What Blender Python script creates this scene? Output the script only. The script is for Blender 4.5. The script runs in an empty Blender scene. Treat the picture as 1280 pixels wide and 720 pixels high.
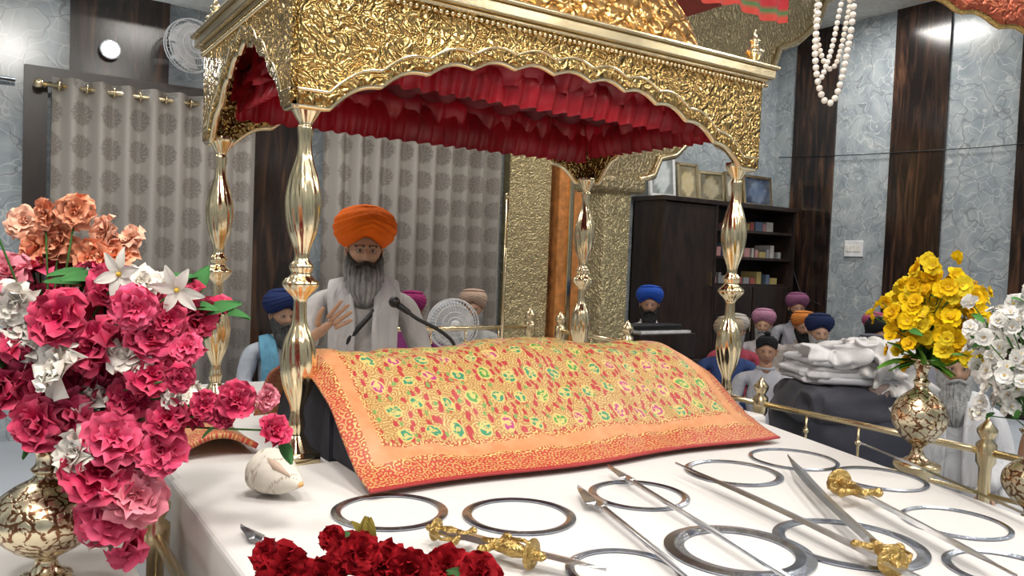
import bpy, math, random
import numpy as np
from mathutils import Vector, Matrix, noise
random.seed(7); np.random.seed(7)
pi=math.pi
sc=bpy.context.scene
col=sc.collection
sc.view_settings.view_transform='Standard'
# ------------------------------------------------------------ helpers
def link(o,parent=None):
    col.objects.link(o)
    if parent is not None: o.parent=parent
    return o
def group(name,loc=(0,0,0),rz=0,s=1):
    e=bpy.data.objects.new(name,None); e.empty_display_size=.1
    e.location=loc; e.rotation_euler=(0,0,rz); e.scale=(s,s,s)
    return link(e)
class MB:
    def __init__(s): s.v=[];s.f=[];s.c=[];s.m=[];s.uv=[]
    def add(s,v,f,c=(1,1,1),m=0,uv=None):
        o=len(s.v); s.v+= [tuple(q) for q in v]; s.f+=[tuple(i+o for i in q) for q in f]
        if isinstance(c,list): s.c+=c
        else: s.c+=[c]*len(v)
        s.m+=[m]*len(f)
        s.uv+= uv if uv else [(0,0)]*len(v)
        return s
    def obj(s,name,mats,parent=None,smooth=True):
        me=bpy.data.meshes.new(name); me.from_pydata(s.v,[],s.f)
        if not isinstance(mats,(list,tuple)): mats=[mats]
        for m in mats: me.materials.append(m)
        me.polygons.foreach_set('material_index',s.m)
        me.polygons.foreach_set('use_smooth',[smooth]*len(s.f))
        a=me.color_attributes.new('Col','FLOAT_COLOR','POINT')
        a.data.foreach_set('color',np.array([(x[0],x[1],x[2],1) for x in s.c],dtype='f').ravel())
        u=me.uv_layers.new(name='UVMap'); li=np.zeros(len(me.loops),dtype='i'); me.loops.foreach_get('vertex_index',li)
        u.data.foreach_set('uv',np.array(s.uv,dtype='f')[li].ravel())
        me.update()
        return link(bpy.data.objects.new(name,me),parent)
def boxd(x0,x1,y0,y1,z0,z1):
    v=[(x0,y0,z0),(x1,y0,z0),(x1,y1,z0),(x0,y1,z0),(x0,y0,z1),(x1,y0,z1),(x1,y1,z1),(x0,y1,z1)]
    f=[(3,2,1,0),(4,5,6,7),(0,1,5,4),(1,2,6,5),(2,3,7,6),(3,0,4,7)]
    return v,f
def box(name,b,mat,parent=None,bev=0):
    o=MB().add(*boxd(*b)).obj(name,mat,parent,False)
    if bev:
        m=o.modifiers.new('b','BEVEL'); m.width=bev; m.segments=2
    return o
def lathed(prof,seg=28,fl=0,amp=0,tw=0,c=(0,0,0)):
    v=[];f=[]
    for (r,z) in prof:
        for i in range(seg):
            a=2*pi*i/seg; rr=r*(1+amp*math.cos(fl*a+tw*z)) if fl else r
            v.append((c[0]+rr*math.cos(a),c[1]+rr*math.sin(a),c[2]+z))
    n=len(prof)
    for k in range(n-1):
        for i in range(seg):
            j=(i+1)%seg; f.append((k*seg+i,k*seg+j,(k+1)*seg+j,(k+1)*seg+i))
    f.append(tuple(range(seg))[::-1]); f.append(tuple((n-1)*seg+i for i in range(seg)))
    return v,f
def smoothprof(p,k=4):
    out=[]
    n=len(p)
    for i in range(n-1):
        p0=p[max(i-1,0)];p1=p[i];p2=p[i+1];p3=p[min(i+2,n-1)]
        for j in range(k):
            t=j/k
            out.append(tuple(.5*((2*p1[a])+(-p0[a]+p2[a])*t+(2*p0[a]-5*p1[a]+4*p2[a]-p3[a])*t*t+(-p0[a]+3*p1[a]-3*p2[a]+p3[a])*t**3) for a in range(len(p1))))
    out.append(tuple(p[-1])); return out
def tubed(pts,r,seg=8,closed=False):
    pts=[Vector(p) for p in pts]; n=len(pts); v=[];f=[]
    if not isinstance(r,(list,tuple)): r=[r]*n
    up=Vector((0,0,1)); prev=None
    for i in range(n):
        t=(pts[(i+1)%n]-pts[i-1]) if closed else (pts[min(i+1,n-1)]-pts[max(i-1,0)])
        t.normalize()
        if prev is None:
            a=up if abs(t.z)<.9 else Vector((1,0,0)); s=t.cross(a).normalized()
        else: s=(prev-t*prev.dot(t)).normalized()
        prev=s; b=t.cross(s)
        for k in range(seg):
            an=2*pi*k/seg; v.append(tuple(pts[i]+(s*math.cos(an)+b*math.sin(an))*r[i]))
    for i in range(n if closed else n-1):
        for k in range(seg):
            i2=(i+1)%n; k2=(k+1)%seg; f.append((i*seg+k,i*seg+k2,i2*seg+k2,i2*seg+k))
    if not closed:
        f.append(tuple(range(seg))[::-1]); f.append(tuple((n-1)*seg+k for k in range(seg)))
    return v,f
def sphd(c,r,nu=16,nv=10):
    v=[];f=[]
    if not isinstance(r,(tuple,list)): r=(r,r,r)
    for j in range(nv+1):
        th=pi*j/nv
        for i in range(nu):
            a=2*pi*i/nu; v.append((c[0]+r[0]*math.sin(th)*math.cos(a),c[1]+r[1]*math.sin(th)*math.sin(a),c[2]+r[2]*math.cos(th)))
    for j in range(nv):
        for i in range(nu):
            k=(i+1)%nu; f.append((j*nu+i,(j+1)*nu+i,(j+1)*nu+k,j*nu+k))
    return v,f
def gridf(nu,nv,off=0):
    return [(off+j*nu+i,off+j*nu+i+1,off+(j+1)*nu+i+1,off+(j+1)*nu+i) for j in range(nv-1) for i in range(nu-1)]
# ------------------------------------------------------------ materials
def newmat(name):
    m=bpy.data.materials.new(name); m.use_nodes=True; nt=m.node_tree
    return m,nt,nt.nodes['Principled BSDF']
def nd(nt,t,**k):
    n=nt.nodes.new(t)
    return n
def L(nt,a,b): nt.links.new(a,b)
def ramp(nt,fac,stops,interp='LINEAR'):
    n=nt.nodes.new('ShaderNodeValToRGB'); n.color_ramp.interpolation=interp
    e=n.color_ramp.elements
    while len(e)<len(stops): e.new(.5)
    for i,(p,c) in enumerate(stops):
        e[i].position=p; e[i].color=(c[0],c[1],c[2],1) if isinstance(c,tuple) else (c,c,c,1)
    L(nt,fac,n.inputs[0]); return n.outputs[0]
def math_(nt,op,a,b=None,clamp=False):
    n=nt.nodes.new('ShaderNodeMath'); n.operation=op; n.use_clamp=clamp
    for i,x in enumerate((a,b)):
        if x is None: continue
        if hasattr(x,'is_linked'): L(nt,x,n.inputs[i])
        else: n.inputs[i].default_value=x
    return n.outputs[0]
def mix(nt,f,a,b):
    n=nt.nodes.new('ShaderNodeMix'); n.data_type='RGBA'
    for i,x in ((0,f),(6,a),(7,b)):
        if hasattr(x,'is_linked'): L(nt,x,n.inputs[i])
        elif i==0: n.inputs[0].default_value=x
        else: n.inputs[i].default_value=(x[0],x[1],x[2],1)
    return n.outputs[2]
def bump(nt,b,h,st=.5,dist=.01):
    n=nd(nt,'ShaderNodeBump'); n.inputs['Strength'].default_value=st; n.inputs['Distance'].default_value=dist
    L(nt,h,n.inputs['Height']); L(nt,n.outputs[0],b.inputs['Normal'])
def objco(nt,scale=(1,1,1),src='Object'):
    t=nd(nt,'ShaderNodeTexCoord'); m=nd(nt,'ShaderNodeMapping'); m.inputs['Scale'].default_value=scale
    L(nt,t.outputs[src],m.inputs[0]); return m.outputs[0]
def noisen(nt,co,scale,det=3,dist=0):
    n=nd(nt,'ShaderNodeTexNoise'); L(nt,co,n.inputs['Vector']); n.inputs['Scale'].default_value=scale; n.inputs['Detail'].default_value=det; n.inputs['Distortion'].default_value=dist
    return n.outputs[0]
def voro(nt,co,scale,feat='F1',rnd=1,out=0,dim='3D'):
    n=nd(nt,'ShaderNodeTexVoronoi'); n.feature=feat; n.voronoi_dimensions=dim; L(nt,co,n.inputs['Vector']); n.inputs['Scale'].default_value=scale; n.inputs['Randomness'].default_value=rnd
    return n.outputs[out]
def warp(nt,co,scale,amt):
    nz=nd(nt,'ShaderNodeTexNoise'); L(nt,co,nz.inputs['Vector']); nz.inputs['Scale'].default_value=scale
    vm=nd(nt,'ShaderNodeVectorMath'); vm.operation='MULTIPLY_ADD'; L(nt,nz.outputs['Color'],vm.inputs[0]); vm.inputs[1].default_value=(amt,amt,amt); L(nt,co,vm.inputs[2])
    return vm.outputs[0]
def simple(name,c,rough=.6,metal=0,bs=0,bsc=60,var=.12,sheen=0,vc=False,emit=0,spec=.5):
    m,nt,b=newmat(name); co=objco(nt)
    n=noisen(nt,co,bsc*.3,3)
    if vc:
        a=nd(nt,'ShaderNodeAttribute'); a.attribute_name='Col'; base=a.outputs['Color']
        k=ramp(nt,n,[(.3,1-var),(.7,1.0)])
        mm=nt.nodes.new('ShaderNodeMix'); mm.data_type='RGBA'; mm.blend_type='MULTIPLY'; mm.inputs[0].default_value=1
        L(nt,base,mm.inputs[6]); L(nt,k,mm.inputs[7]); L(nt,mm.outputs[2],b.inputs['Base Color'])
    else:
        L(nt,ramp(nt,n,[(.3,tuple(x*(1-var) for x in c)),(.7,tuple(min(1,x*(1+var)) for x in c))]),b.inputs['Base Color'])
    b.inputs['Roughness'].default_value=rough; b.inputs['Metallic'].default_value=metal; b.inputs['Specular IOR Level'].default_value=spec
    if sheen: b.inputs['Sheen Weight'].default_value=sheen
    if bs: bump(nt,b,noisen(nt,co,bsc,4),bs,.01)
    if emit:
        b.inputs['Emission Color'].default_value=(c[0],c[1],c[2],1); b.inputs['Emission Strength'].default_value=emit
    return m
def gold_emb(name,c,c2,sc_=14,st=1.,rough=.2,dist=.03,lattice=False,metal=1):
    m,nt,b=newmat(name); co=objco(nt); W=warp(nt,co,sc_*.5,.10)
    v1=voro(nt,W,sc_,'SMOOTH_F1'); v2=voro(nt,W,sc_*2.8,'F1')
    rings=math_(nt,'SINE',math_(nt,'MULTIPLY',v1,22.))
    h=math_(nt,'ADD',math_(nt,'MULTIPLY',rings,.38),math_(nt,'MULTIPLY',v2,-.8))
    if lattice:
        sx=nd(nt,'ShaderNodeSeparateXYZ'); L(nt,co,sx.inputs[0])
        a=math_(nt,'ADD',sx.outputs[0],math_(nt,'ADD',sx.outputs[1],sx.outputs[2])); bb=math_(nt,'SUBTRACT',sx.outputs[0],math_(nt,'ADD',sx.outputs[1],sx.outputs[2]))
        l=math_(nt,'MULTIPLY',math_(nt,'ABSOLUTE',math_(nt,'SINE',math_(nt,'MULTIPLY',a,26))),math_(nt,'ABSOLUTE',math_(nt,'SINE',math_(nt,'MULTIPLY',bb,26))))
        h=math_(nt,'ADD',math_(nt,'MULTIPLY',h,.35),l)
    L(nt,ramp(nt,h,[(.0,c2),(.3,c)]),b.inputs['Base Color'])
    b.inputs['Metallic'].default_value=metal; b.inputs['Roughness'].default_value=rough
    bump(nt,b,h,st,dist); return m
M={}
M['gold']=gold_emb('gold_embossed',(.93,.745,.40),(.50,.34,.13),20,1.,.23,.014,metal=.96)
M['goldb']=gold_emb('gold_embossed_wall',(.84,.76,.52),(.50,.42,.24),24,.8,.4,.010,metal=.8)
M['dome']=gold_emb('gold_dome',(.92,.54,.20),(.62,.30,.08),13,.9,.28,.02,True)
M['brass']=simple('brass_polished',(.90,.75,.48),.15,1,.05,20,.05)
M['brassd']=simple('brass_rail',(.80,.66,.42),.25,1,.05,20,.1)
M['steel']=simple('steel_polished',(.56,.57,.60),.30,1,.05,40,.15)
M['steelr']=simple('steel_ring',(.38,.42,.50),.25,1,.08,120,.25)
M['gilt']=gold_emb('gilt_hilt',(.90,.72,.36),(.5,.34,.12),60,.6,.28,.003)
M['red']=simple('red_satin',(.36,.004,.013),.36,0,.1,14,.3,.05)
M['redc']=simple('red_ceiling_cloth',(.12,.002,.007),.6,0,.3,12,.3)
M['white']=simple('white_sheet',(.655,.63,.615),.85,0,.5,2.6,.03)
M['floor']=simple('floor_sheet',(.42,.46,.52),.5,0,.1,3,.15)
M['ceil']=simple('ceiling_plaster',(.72,.71,.67),.8)
M['vc']=simple('coloured_cloth',(1,1,1),.7,0,.1,60,.15,.1,vc=True)
M['petal']=simple('petal_cloth',(1,1,1),.75,0,.05,60,.08,0,vc=True,spec=.15)
M['skin']=simple('skin',(1,1,1),.5,0,.08,150,.12,vc=True)
M['beard']=simple('beard_hair',(1,1,1),.85,0,.9,110,.4,vc=True,spec=.2)
M['black']=simple('black_plastic',(.015,.015,.017),.4,0,.1,80,.2)
M['darkcloth']=simple('dark_cloth',(.03,.032,.045),.9,0,.5,20,.3)
M['plast']=simple('white_plastic',(.75,.76,.78),.35)
M['cream']=gold_emb('cream_gold_carving',(.62,.55,.40),(.38,.31,.18),16,.7,.4,.012,metal=.7)
M['orangew']=simple('orange_painted_trim',(.60,.24,.07),.4,.3,.4,40,.3)
M['yellw']=simple('yellow_painted_trim',(.74,.54,.24),.4,.4,.4,40,.3)
M['glare']=simple('glare_glow',(.85,.95,1),.5,emit=45)  # emission imitating the bright reflection on the dark panel
M['pearl']=simple('pearl',(.80,.74,.66),.25,0,0,10,.05)
m,nt,b=newmat('engraved_brass'); co=objco(nt)
vv=voro(nt,warp(nt,co,20,.03),34,'DISTANCE_TO_EDGE'); w=noisen(nt,co,55,4,1.5)
k=ramp(nt,math_(nt,'ADD',math_(nt,'MULTIPLY',vv,1.2),math_(nt,'MULTIPLY',w,.8)),[(.46,(.22,.10,.05)),(.52,(.84,.74,.52))])
L(nt,k,b.inputs['Base Color']); b.inputs['Metallic'].default_value=.9; b.inputs['Roughness'].default_value=.25
bump(nt,b,k,.3,.003); M['engr']=m
# marble
m,nt,b=newmat('wall_marble'); co=objco(nt); W=warp(nt,co,2.6,.7)
v1=voro(nt,W,3.0,'DISTANCE_TO_EDGE'); v2=voro(nt,W,6.5,'DISTANCE_TO_EDGE')
base=ramp(nt,noisen(nt,co,6,6),[(.35,(.26,.305,.34)),(.65,(.385,.425,.45))])
k1=ramp(nt,v1,[(.0,.9),(.022,0.)]); k2=ramp(nt,v2,[(.0,.85),(.035,0.)])
c1=mix(nt,k2,base,(.56,.58,.59)); c2=mix(nt,k1,c1,(.19,.205,.22))
L(nt,c2,b.inputs['Base Color']); b.inputs['Roughness'].default_value=.18; M['marble']=m
m,nt,b=newmat('dark_wood_panel'); co=objco(nt,(5,5,.6))
k=ramp(nt,noisen(nt,co,2.2,6,1.2),[(.40,(.012,.009,.009)),(.56,(.035,.02,.015)),(.72,(.11,.055,.032))])
L(nt,k,b.inputs['Base Color']); b.inputs['Roughness'].default_value=.16; M['panel']=m
m,nt,b=newmat('cabinet_wood'); co=objco(nt,(4,4,1))
k=ramp(nt,noisen(nt,co,4,4,.6),[(.35,(.014,.010,.010)),(.7,(.035,.022,.018))])
L(nt,k,b.inputs['Base Color']); b.inputs['Roughness'].default_value=.3; M['cab']=m
# curtain
m,nt,b=newmat('curtain_fabric'); co=objco(nt,(1,1,1),'UV')
vn=nd(nt,'ShaderNodeTexVoronoi'); vn.voronoi_dimensions='2D'; L(nt,co,vn.inputs['Vector']); vn.inputs['Scale'].default_value=4.4; vn.inputs['Randomness'].default_value=0
dv=nd(nt,'ShaderNodeVectorMath'); dv.operation='SUBTRACT'; L(nt,co,dv.inputs[0]); L(nt,vn.outputs['Position'],dv.inputs[1])
sp=nd(nt,'ShaderNodeSeparateXYZ'); L(nt,dv.outputs[0],sp.inputs[0]); ang=math_(nt,'ARCTAN2',sp.outputs[1],sp.outputs[0])
lf=math_(nt,'SINE',math_(nt,'ADD',math_(nt,'MULTIPLY',ang,11.),math_(nt,'MULTIPLY',vn.outputs['Distance'],20.)))
rr=math_(nt,'ADD',vn.outputs['Distance'],math_(nt,'MULTIPLY',lf,.03))
mask=ramp(nt,rr,[(.34,1.),(.38,0.)]); leaf_=ramp(nt,math_(nt,'ADD',lf,math_(nt,'MULTIPLY',noisen(nt,co,55,2),3.2)),[(.8,.35),(1.9,1.)])
sy=nd(nt,'ShaderNodeSeparateXYZ'); L(nt,co,sy.inputs[0])
grad=ramp(nt,math_(nt,'DIVIDE',sy.outputs[1],2.4),[(.05,(.40,.375,.345)),(.6,(.26,.24,.22))])
c=mix(nt,math_(nt,'MULTIPLY',math_(nt,'MULTIPLY',mask,leaf_),.55),grad,(.12,.10,.085))
L(nt,c,b.inputs['Base Color']); b.inputs['Roughness'].default_value=.6; b.inputs['Sheen Weight'].default_value=.1; M['curtain']=m
# rumala
RW=1.66
m,nt,b=newmat('embroidered_rumala'); tc=nd(nt,'ShaderNodeTexCoord'); sx=nd(nt,'ShaderNodeSeparateXYZ'); L(nt,tc.outputs['UV'],sx.inputs[0]); UV=tc.outputs['UV']
x=sx.outputs[0]; y=sx.outputs[1]
dside=math_(nt,'MINIMUM',x,math_(nt,'SUBTRACT',RW,x)); 
d=math_(nt,'MINIMUM',math_(nt,'ADD',dside,.03),math_(nt,'MULTIPLY',y,.8))
W=warp(nt,UV,12,.035)
scroll=ramp(nt,math_(nt,'SINE',math_(nt,'MULTIPLY',voro(nt,W,34,'F1',1,0,'2D'),20)),[(.30,0.),(.58,1.)])
field=mix(nt,scroll,(.42,.20,.06),(.58,.45,.17))
def motif(scale,rnd,rot,stx,off=(0,0,0)):
    mp=nd(nt,'ShaderNodeMapping'); mp.inputs['Location'].default_value=off; mp.inputs['Scale'].default_value=(1,stx,1); mp.inputs['Rotation'].default_value=(0,0,rot); L(nt,W,mp.inputs[0])
    vr=nd(nt,'ShaderNodeTexVoronoi'); vr.voronoi_dimensions='2D'; L(nt,mp.outputs[0],vr.inputs['Vector']); vr.inputs['Scale'].default_value=scale; vr.inputs['Randomness'].default_value=rnd
    rs=nd(nt,'ShaderNodeSeparateColor'); L(nt,vr.outputs['Color'],rs.inputs[0]); return vr.outputs['Distance'],rs.outputs
d1,r1_=motif(36,.7,.6,.5); d2,r2_=motif(36,.7,-.7,.5); d3,r3_=motif(30,.8,.1,.7)
rm=math_(nt,'MULTIPLY',ramp(nt,d1,[(.24,1.),(.29,0.)]),math_(nt,'GREATER_THAN',r1_[0],.50))
rm2=math_(nt,'MULTIPLY',ramp(nt,d2,[(.24,1.),(.29,0.)]),math_(nt,'GREATER_THAN',r2_[0],.50))
gm3=math_(nt,'MULTIPLY',ramp(nt,d3,[(.17,1.),(.22,0.)]),math_(nt,'GREATER_THAN',r3_[0],.6))
f1=mix(nt,math_(nt,'MAXIMUM',rm,rm2),field,(.42,.03,.035))
f1=mix(nt,gm3,f1,(.16,.30,.07))
dg,rg=motif(10.5,.2,.0,.85)
gm=ramp(nt,dg,[(.0,.9),(.05,.2),(.07,0.),(.09,1.),(.20,1.),(.23,0.)])
gm=math_(nt,'MULTIPLY',gm,ramp(nt,noisen(nt,UV,60,1),[(.44,0.),(.50,1.)]))
halo=ramp(nt,dg,[(.25,1.),(.28,0.)])
f1=mix(nt,halo,f1,(.62,.47,.15))
gc=mix(nt,math_(nt,'GREATER_THAN',rg[0],.25),(.42,.04,.18),mix(nt,math_(nt,'GREATER_THAN',rg[1],.6),(.03,.24,.12),(.07,.28,.05)))
f2=mix(nt,gm,f1,gc)
bp=ramp(nt,math_(nt,'SINE',math_(nt,'MULTIPLY',voro(nt,W,48,'F1',.7,0,'2D'),14)),[(.35,0.),(.55,1.)])
border=mix(nt,bp,(.45,.05,.03),(.56,.33,.11))
plain=mix(nt,ramp(nt,noisen(nt,UV,20,3),[(.3,0.),(.7,1.)]),(.58,.23,.09),(.66,.30,.13))
trim=mix(nt,bp,(.42,.08,.03),(.68,.50,.18))
def step(a): return math_(nt,'GREATER_THAN',d,a)
c=mix(nt,step(.010),(.36,.02,.02),border); c=mix(nt,step(.075),c,trim); c=mix(nt,step(.088),c,plain)
c=mix(nt,step(.128),c,trim); c=mix(nt,step(.142),c,f2)
L(nt,c,b.inputs['Base Color']); b.inputs['Roughness'].default_value=.45; b.inputs['Sheen Weight'].default_value=.05
bump(nt,b,math_(nt,'ADD',scroll,noisen(nt,UV,9,3)),.4,.006); M['rumala']=m
def cloth(name,c,r=.85): 
    m,nt,b=newmat(name); co=objco(nt,(1,1,.45)); n=noisen(nt,co,9,3,.8)
    L(nt,ramp(nt,n,[(.3,tuple(x*.86 for x in c)),(.7,tuple(min(1,x*1.08) for x in c))]),b.inputs['Base Color'])
    b.inputs['Roughness'].default_value=r; b.inputs['Specular IOR Level'].default_value=.25
    bump(nt,b,n,.8,.04); return m
# ------------------------------------------------------------ camera
a_=math.radians(33.37);p_=math.radians(2.12);r_=math.radians(2.3)
F0=Vector((math.sin(a_),math.cos(a_),0));R0=Vector((math.cos(a_),-math.sin(a_),0));Z=Vector((0,0,1))
F=F0*math.cos(p_)-Z*math.sin(p_);U0=Z*math.cos(p_)+F0*math.sin(p_)
R=R0*math.cos(r_)+U0*math.sin(r_);U=U0*math.cos(r_)-R0*math.sin(r_)
cd=bpy.data.cameras.new('camera'); cam=link(bpy.data.objects.new('camera',cd))
mt=Matrix((R,U,-F)).transposed().to_4x4(); mt.translation=(0,0,1.41); cam.matrix_world=mt
cd.sensor_width=36; cd.lens=28.125; cd.clip_start=.05; sc.camera=cam
# ------------------------------------------------------------ room
X0,X1,Y0,Y1,H=-2.6,8.05,-3.,6.5,4.2
box('floor',(X0-.1,X1+.1,Y0-.1,Y1+.1,-.1,0),M['floor'])
box('ceiling',(X0-.1,X1+.1,Y0-.1,Y1+.1,H,H+.1),M['ceil'])
box('wall_back',(X0-.1,X1+.1,Y1,Y1+.1,0,H),M['marble'])
box('wall_right',(X1,X1+.1,Y0,Y1,0,H),M['marble'])
box('wall_left',(X0-.1,X0,Y0,Y1,0,H),M['marble'])
box('wall_front',(X0-.1,X1+.1,Y0-.1,Y0,0,H),M['marble'])
i=1
for (y0,y1) in ((5.66,6.22),(4.40,4.98),(3.14,3.72),(1.9,2.46),(.6,1.2),(-.7,-.1),(-2,-1.4)):
    box('trim_%d'%i,(X1-.03,X1,y0,y1,0,H),M['panel']); i+=1
for (x0,x1) in ((.47,1.12),(1.74,2.2),(-.8,-.2),(-2,-1.4)):
    box('trim_%d'%i,(x0,x1,Y1-.03,Y1,0,H),M['panel']); i+=1
for y in (-2.5,-.2,2.2,4.6): box('trim_%d'%i,(X0,X0+.03,y,y+.5,0,H),M['panel']); i+=1
for x in (-1.6,1.,3.6,6.2): box('trim_%d'%i,(x,x+.5,Y0,Y0+.03,0,H),M['panel']); i+=1
box('trim_%d'%i,(X0,3.0,5.6,Y1,3.2,3.32),M['ceil']); i+=1
YW=6.497
g=group('gold_pilaster')
box('face',(4.13,4.62,6.38,YW,0,3.2),M['goldb'],g,.01); box('cap',(4.12,4.64,6.34,YW,3.2,3.35),M['brassd'],g,.02); box('foot',(4.12,4.64,6.34,YW,0,.2),M['brassd'],g,.02)
g=group('painted_door_frame')
box('orange',(4.68,4.98,6.33,YW,0,3.3),M['orangew'],g,.01); box('yellow',(4.98,5.43,6.38,YW,0,3.3),M['yellw'],g,.01)
box('strip',(4.79,4.85,6.30,6.34,0,3.3),M['brass'],g,.01); box('head',(4.68,5.5,6.3,YW,3.3,3.5),M['orangew'],g,.01)
# curtains
def curtain(name,u0,u1,ztop,zbot,y):
    g=group(name); N=int((u1-u0)*90); K=14; b=MB(); vv=[];uv=[]
    for j in range(K+1):
        t=j/K
        for i in range(N+1):
            s=u0+(u1-u0)*i/N
            ph=(s-u0)*2*pi/.17
            yy=y+.05*math.sin(ph+.4*noise.noise(Vector((s*2,t,1))))*(1-.35*t)+.02*noise.noise(Vector((s*4,t*2,3)))
            vv.append((s,yy,ztop-(ztop-zbot)*t)); uv.append(((s-u0)*1.25,(ztop-zbot)*t))
    b.add(vv,gridf(N+1,K+1),uv=uv); b.obj('fabric',M['curtain'],g)
    rod=MB(); rod.add(*tubed([(u0-.06,y,ztop-.06),(u1+.03,y,ztop-.06)],.016)); rod.add(*sphd((u0-.08,y,ztop-.06),.035)); rod.add(*sphd((u1+.03,y,ztop-.06),.03))
    for q in (u0-.04,u1+.01): rod.add(*boxd(q-.015,q+.015,y,YW,ztop-.075,ztop-.045))
    s=u0+.04
    while s<u1:
        rod.add(*tubed([(s,y+.03*math.cos(a),ztop-.06+.03*math.sin(a)) for a in np.linspace(0,2*pi,12,endpoint=False)],.008,6,True)); s+=.085
    rod.obj('rod',M['brassd'],g)
curtain('curtain',.36,1.74,2.52,.1,6.32)
curtain('curtain',2.28,4.02,2.52,.1,6.32)
g=group('window_1'); box('jamb',(.20,.34,6.42,6.5,.9,2.5),M['cab'],g); box('head',(.20,4.1,6.44,6.5,2.5,2.6),M['cab'],g)
g=group('panel_glare',(.72,6.465,2.78)); o=MB().add(*lathed([(.03,0),(.06,.02),(.07,.06)],20)).obj('glare_mount',M['plast'],g); o.rotation_euler=(pi/2,0,0)  # added glowing fixture stands in for a lamp's reflection on the panel
o=MB().add(*sphd((0,-.07,0),.055)).obj('glare_ball',M['glare'],g)
def fan(name,loc,r,rz,wall=True):
    g=group(name,loc,rz); b=MB()
    for rr,yy in ((r,0),(r*.97,-.04),(r*.97,.04),(r*.75,-.052),(r*.5,-.062),(r*.3,-.07)):
        b.add(*tubed([(rr*math.cos(a),yy,rr*math.sin(a)) for a in np.linspace(0,2*pi,40,endpoint=False)],.004,5,True))
    for a in np.linspace(0,2*pi,44,endpoint=False):
        b.add(*tubed([(0,-.075,0),(r*.6*math.cos(a),-.06,r*.6*math.sin(a)),(r*math.cos(a),0,r*math.sin(a))],.0018,4))
    b.add(*sphd((0,-.075,0),(.2*r,.02,.2*r))); b.add(*sphd((0,.07,0),(.3*r,.08,.3*r)))
    for k in range(3):
        a0=k*2*pi/3; v=[]
        for j in range(6):
            for i_ in range(4):
                rr=r*(.15+.72*j/5); an=a0+(i_/3-.5)*1.9; v.append((rr*math.cos(an),(i_/3-.5)*.05,rr*math.sin(an)))
        b.add(v,gridf(4,6))
    if wall: b.add(*tubed([(0,.1,0),(0,.2,-.05),(0,.28,-.05)],.02))
    else:
        b.add(*tubed([(0,.06,-.02),(0,.06,-r-.06)],.018)); b.add(*lathed([(.1,-r-.09),(.11,-r-.07),(.03,-r-.05)],20,c=(0,.06,0)))
    b.obj('cage',M['plast'],g)
    if not wall:
        MB().add(*tubed([(0,.10,.0),(0,.102,.0)],[r*.9,r*.9],30)).obj('rear_guard',M['floor'],g)
        box('pedestal',(-.12,.12,-.06,.18,.602-loc[2],-r-.09),M['plast'],g,.01)
    return g
fan('wall_fan',(1.22,6.19,2.85),.19,.3)
fan('table_fan',(2.52,4.5,.97),.165,-.3,False)
g=group('light_switch_plate',(8.04,5.35,1.67)); box('plate',(-.015,.01,-.11,.11,-.09,.09),M['plast'],g,.006)
for k in range(4): box('rocker',(-.022,-.012,-.085+k*.045,-.05+k*.045,-.035,.035),M['ceil'],g,.003)
MB().add(*tubed([(8.01,6.4,2.76),(8.01,5.3,2.70),(8.01,4,2.66),(8.01,2.5,2.66)],.005)).obj('wall_cable',M['black'])
MB().add(*tubed([(-1.5,6.42,2.5),(.15,6.42,2.48)],.014)).add(*tubed([(-.3,6.42,2.5),(-.3,6.5,2.5)],.012)).obj('wall_rail',M['steel'])
MB().add(*tubed([(5.52,6.45,2.6),(5.50,6.45,1.8),(5.54,6.45,1.2),(5.52,6.45,.6)],.014)).obj('white_wall_cable',M['plast'])
MB().add(*tubed(smoothprof([(8.0,6.3,1.9),(8.0,6.1,1.4),(8.0,5.95,1.12),(8.0,5.7,1.02)]),.006)).obj('hanging_cable',M['black'])
# ------------------------------------------------------------ cabinet
g=group('display_cabinet'); x0,x1,y0,y1,zt=5.78,7.9,6.02,6.48,2.12
c=M['cab']
box('side_l',(x0,x0+.04,y0,y1,0,zt),c,g); box('side_r',(x1-.04,x1,y0,y1,0,zt),c,g); box('mid',(6.55,6.59,y0,y1,0,zt),c,g)
box('top',(x0-.03,x1+.03,y0-.03,y1,zt-.05,zt),c,g,.006); box('back',(x0,x1,y1-.02,y1,0,zt),c,g)
box('door_a',(x0+.04,6.55,y0,y0+.03,.1,zt-.06),c,g,.008)
for q in (6.60,7.22): box('door_b',(q,q+.6,y0,y0+.03,.1,1.2),c,g,.008)
for z in (.08,1.2,1.5,1.8): box('shelf',(6.59,x1-.04,y0+.02,y1,z,z+.03),c,g)
for q,z in ((6.5,1.2),(7.15,.7),(7.27,.7)): box('handle',(q-.01,q+.01,y0-.03,y0,z,z+.15),M['brass'],g)
b=MB(); 
for z in (1.23,1.53,1.83):
    s=6.65
    while s<7.75:
        w=random.uniform(.03,.12); h=random.uniform(.06,.16); cc=random.choice([(.30,.07,.06),(.4,.38,.36),(.10,.14,.22),(.35,.28,.1),(.25,.25,.27),(.4,.2,.2)])
        if random.random()<.75: b.add(*boxd(s,s+w,6.12,6.35,z+.001,z+h),cc)
        s+=w+random.uniform(.002,.05)
b.obj('book_row',M['vc'],g,False)
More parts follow.
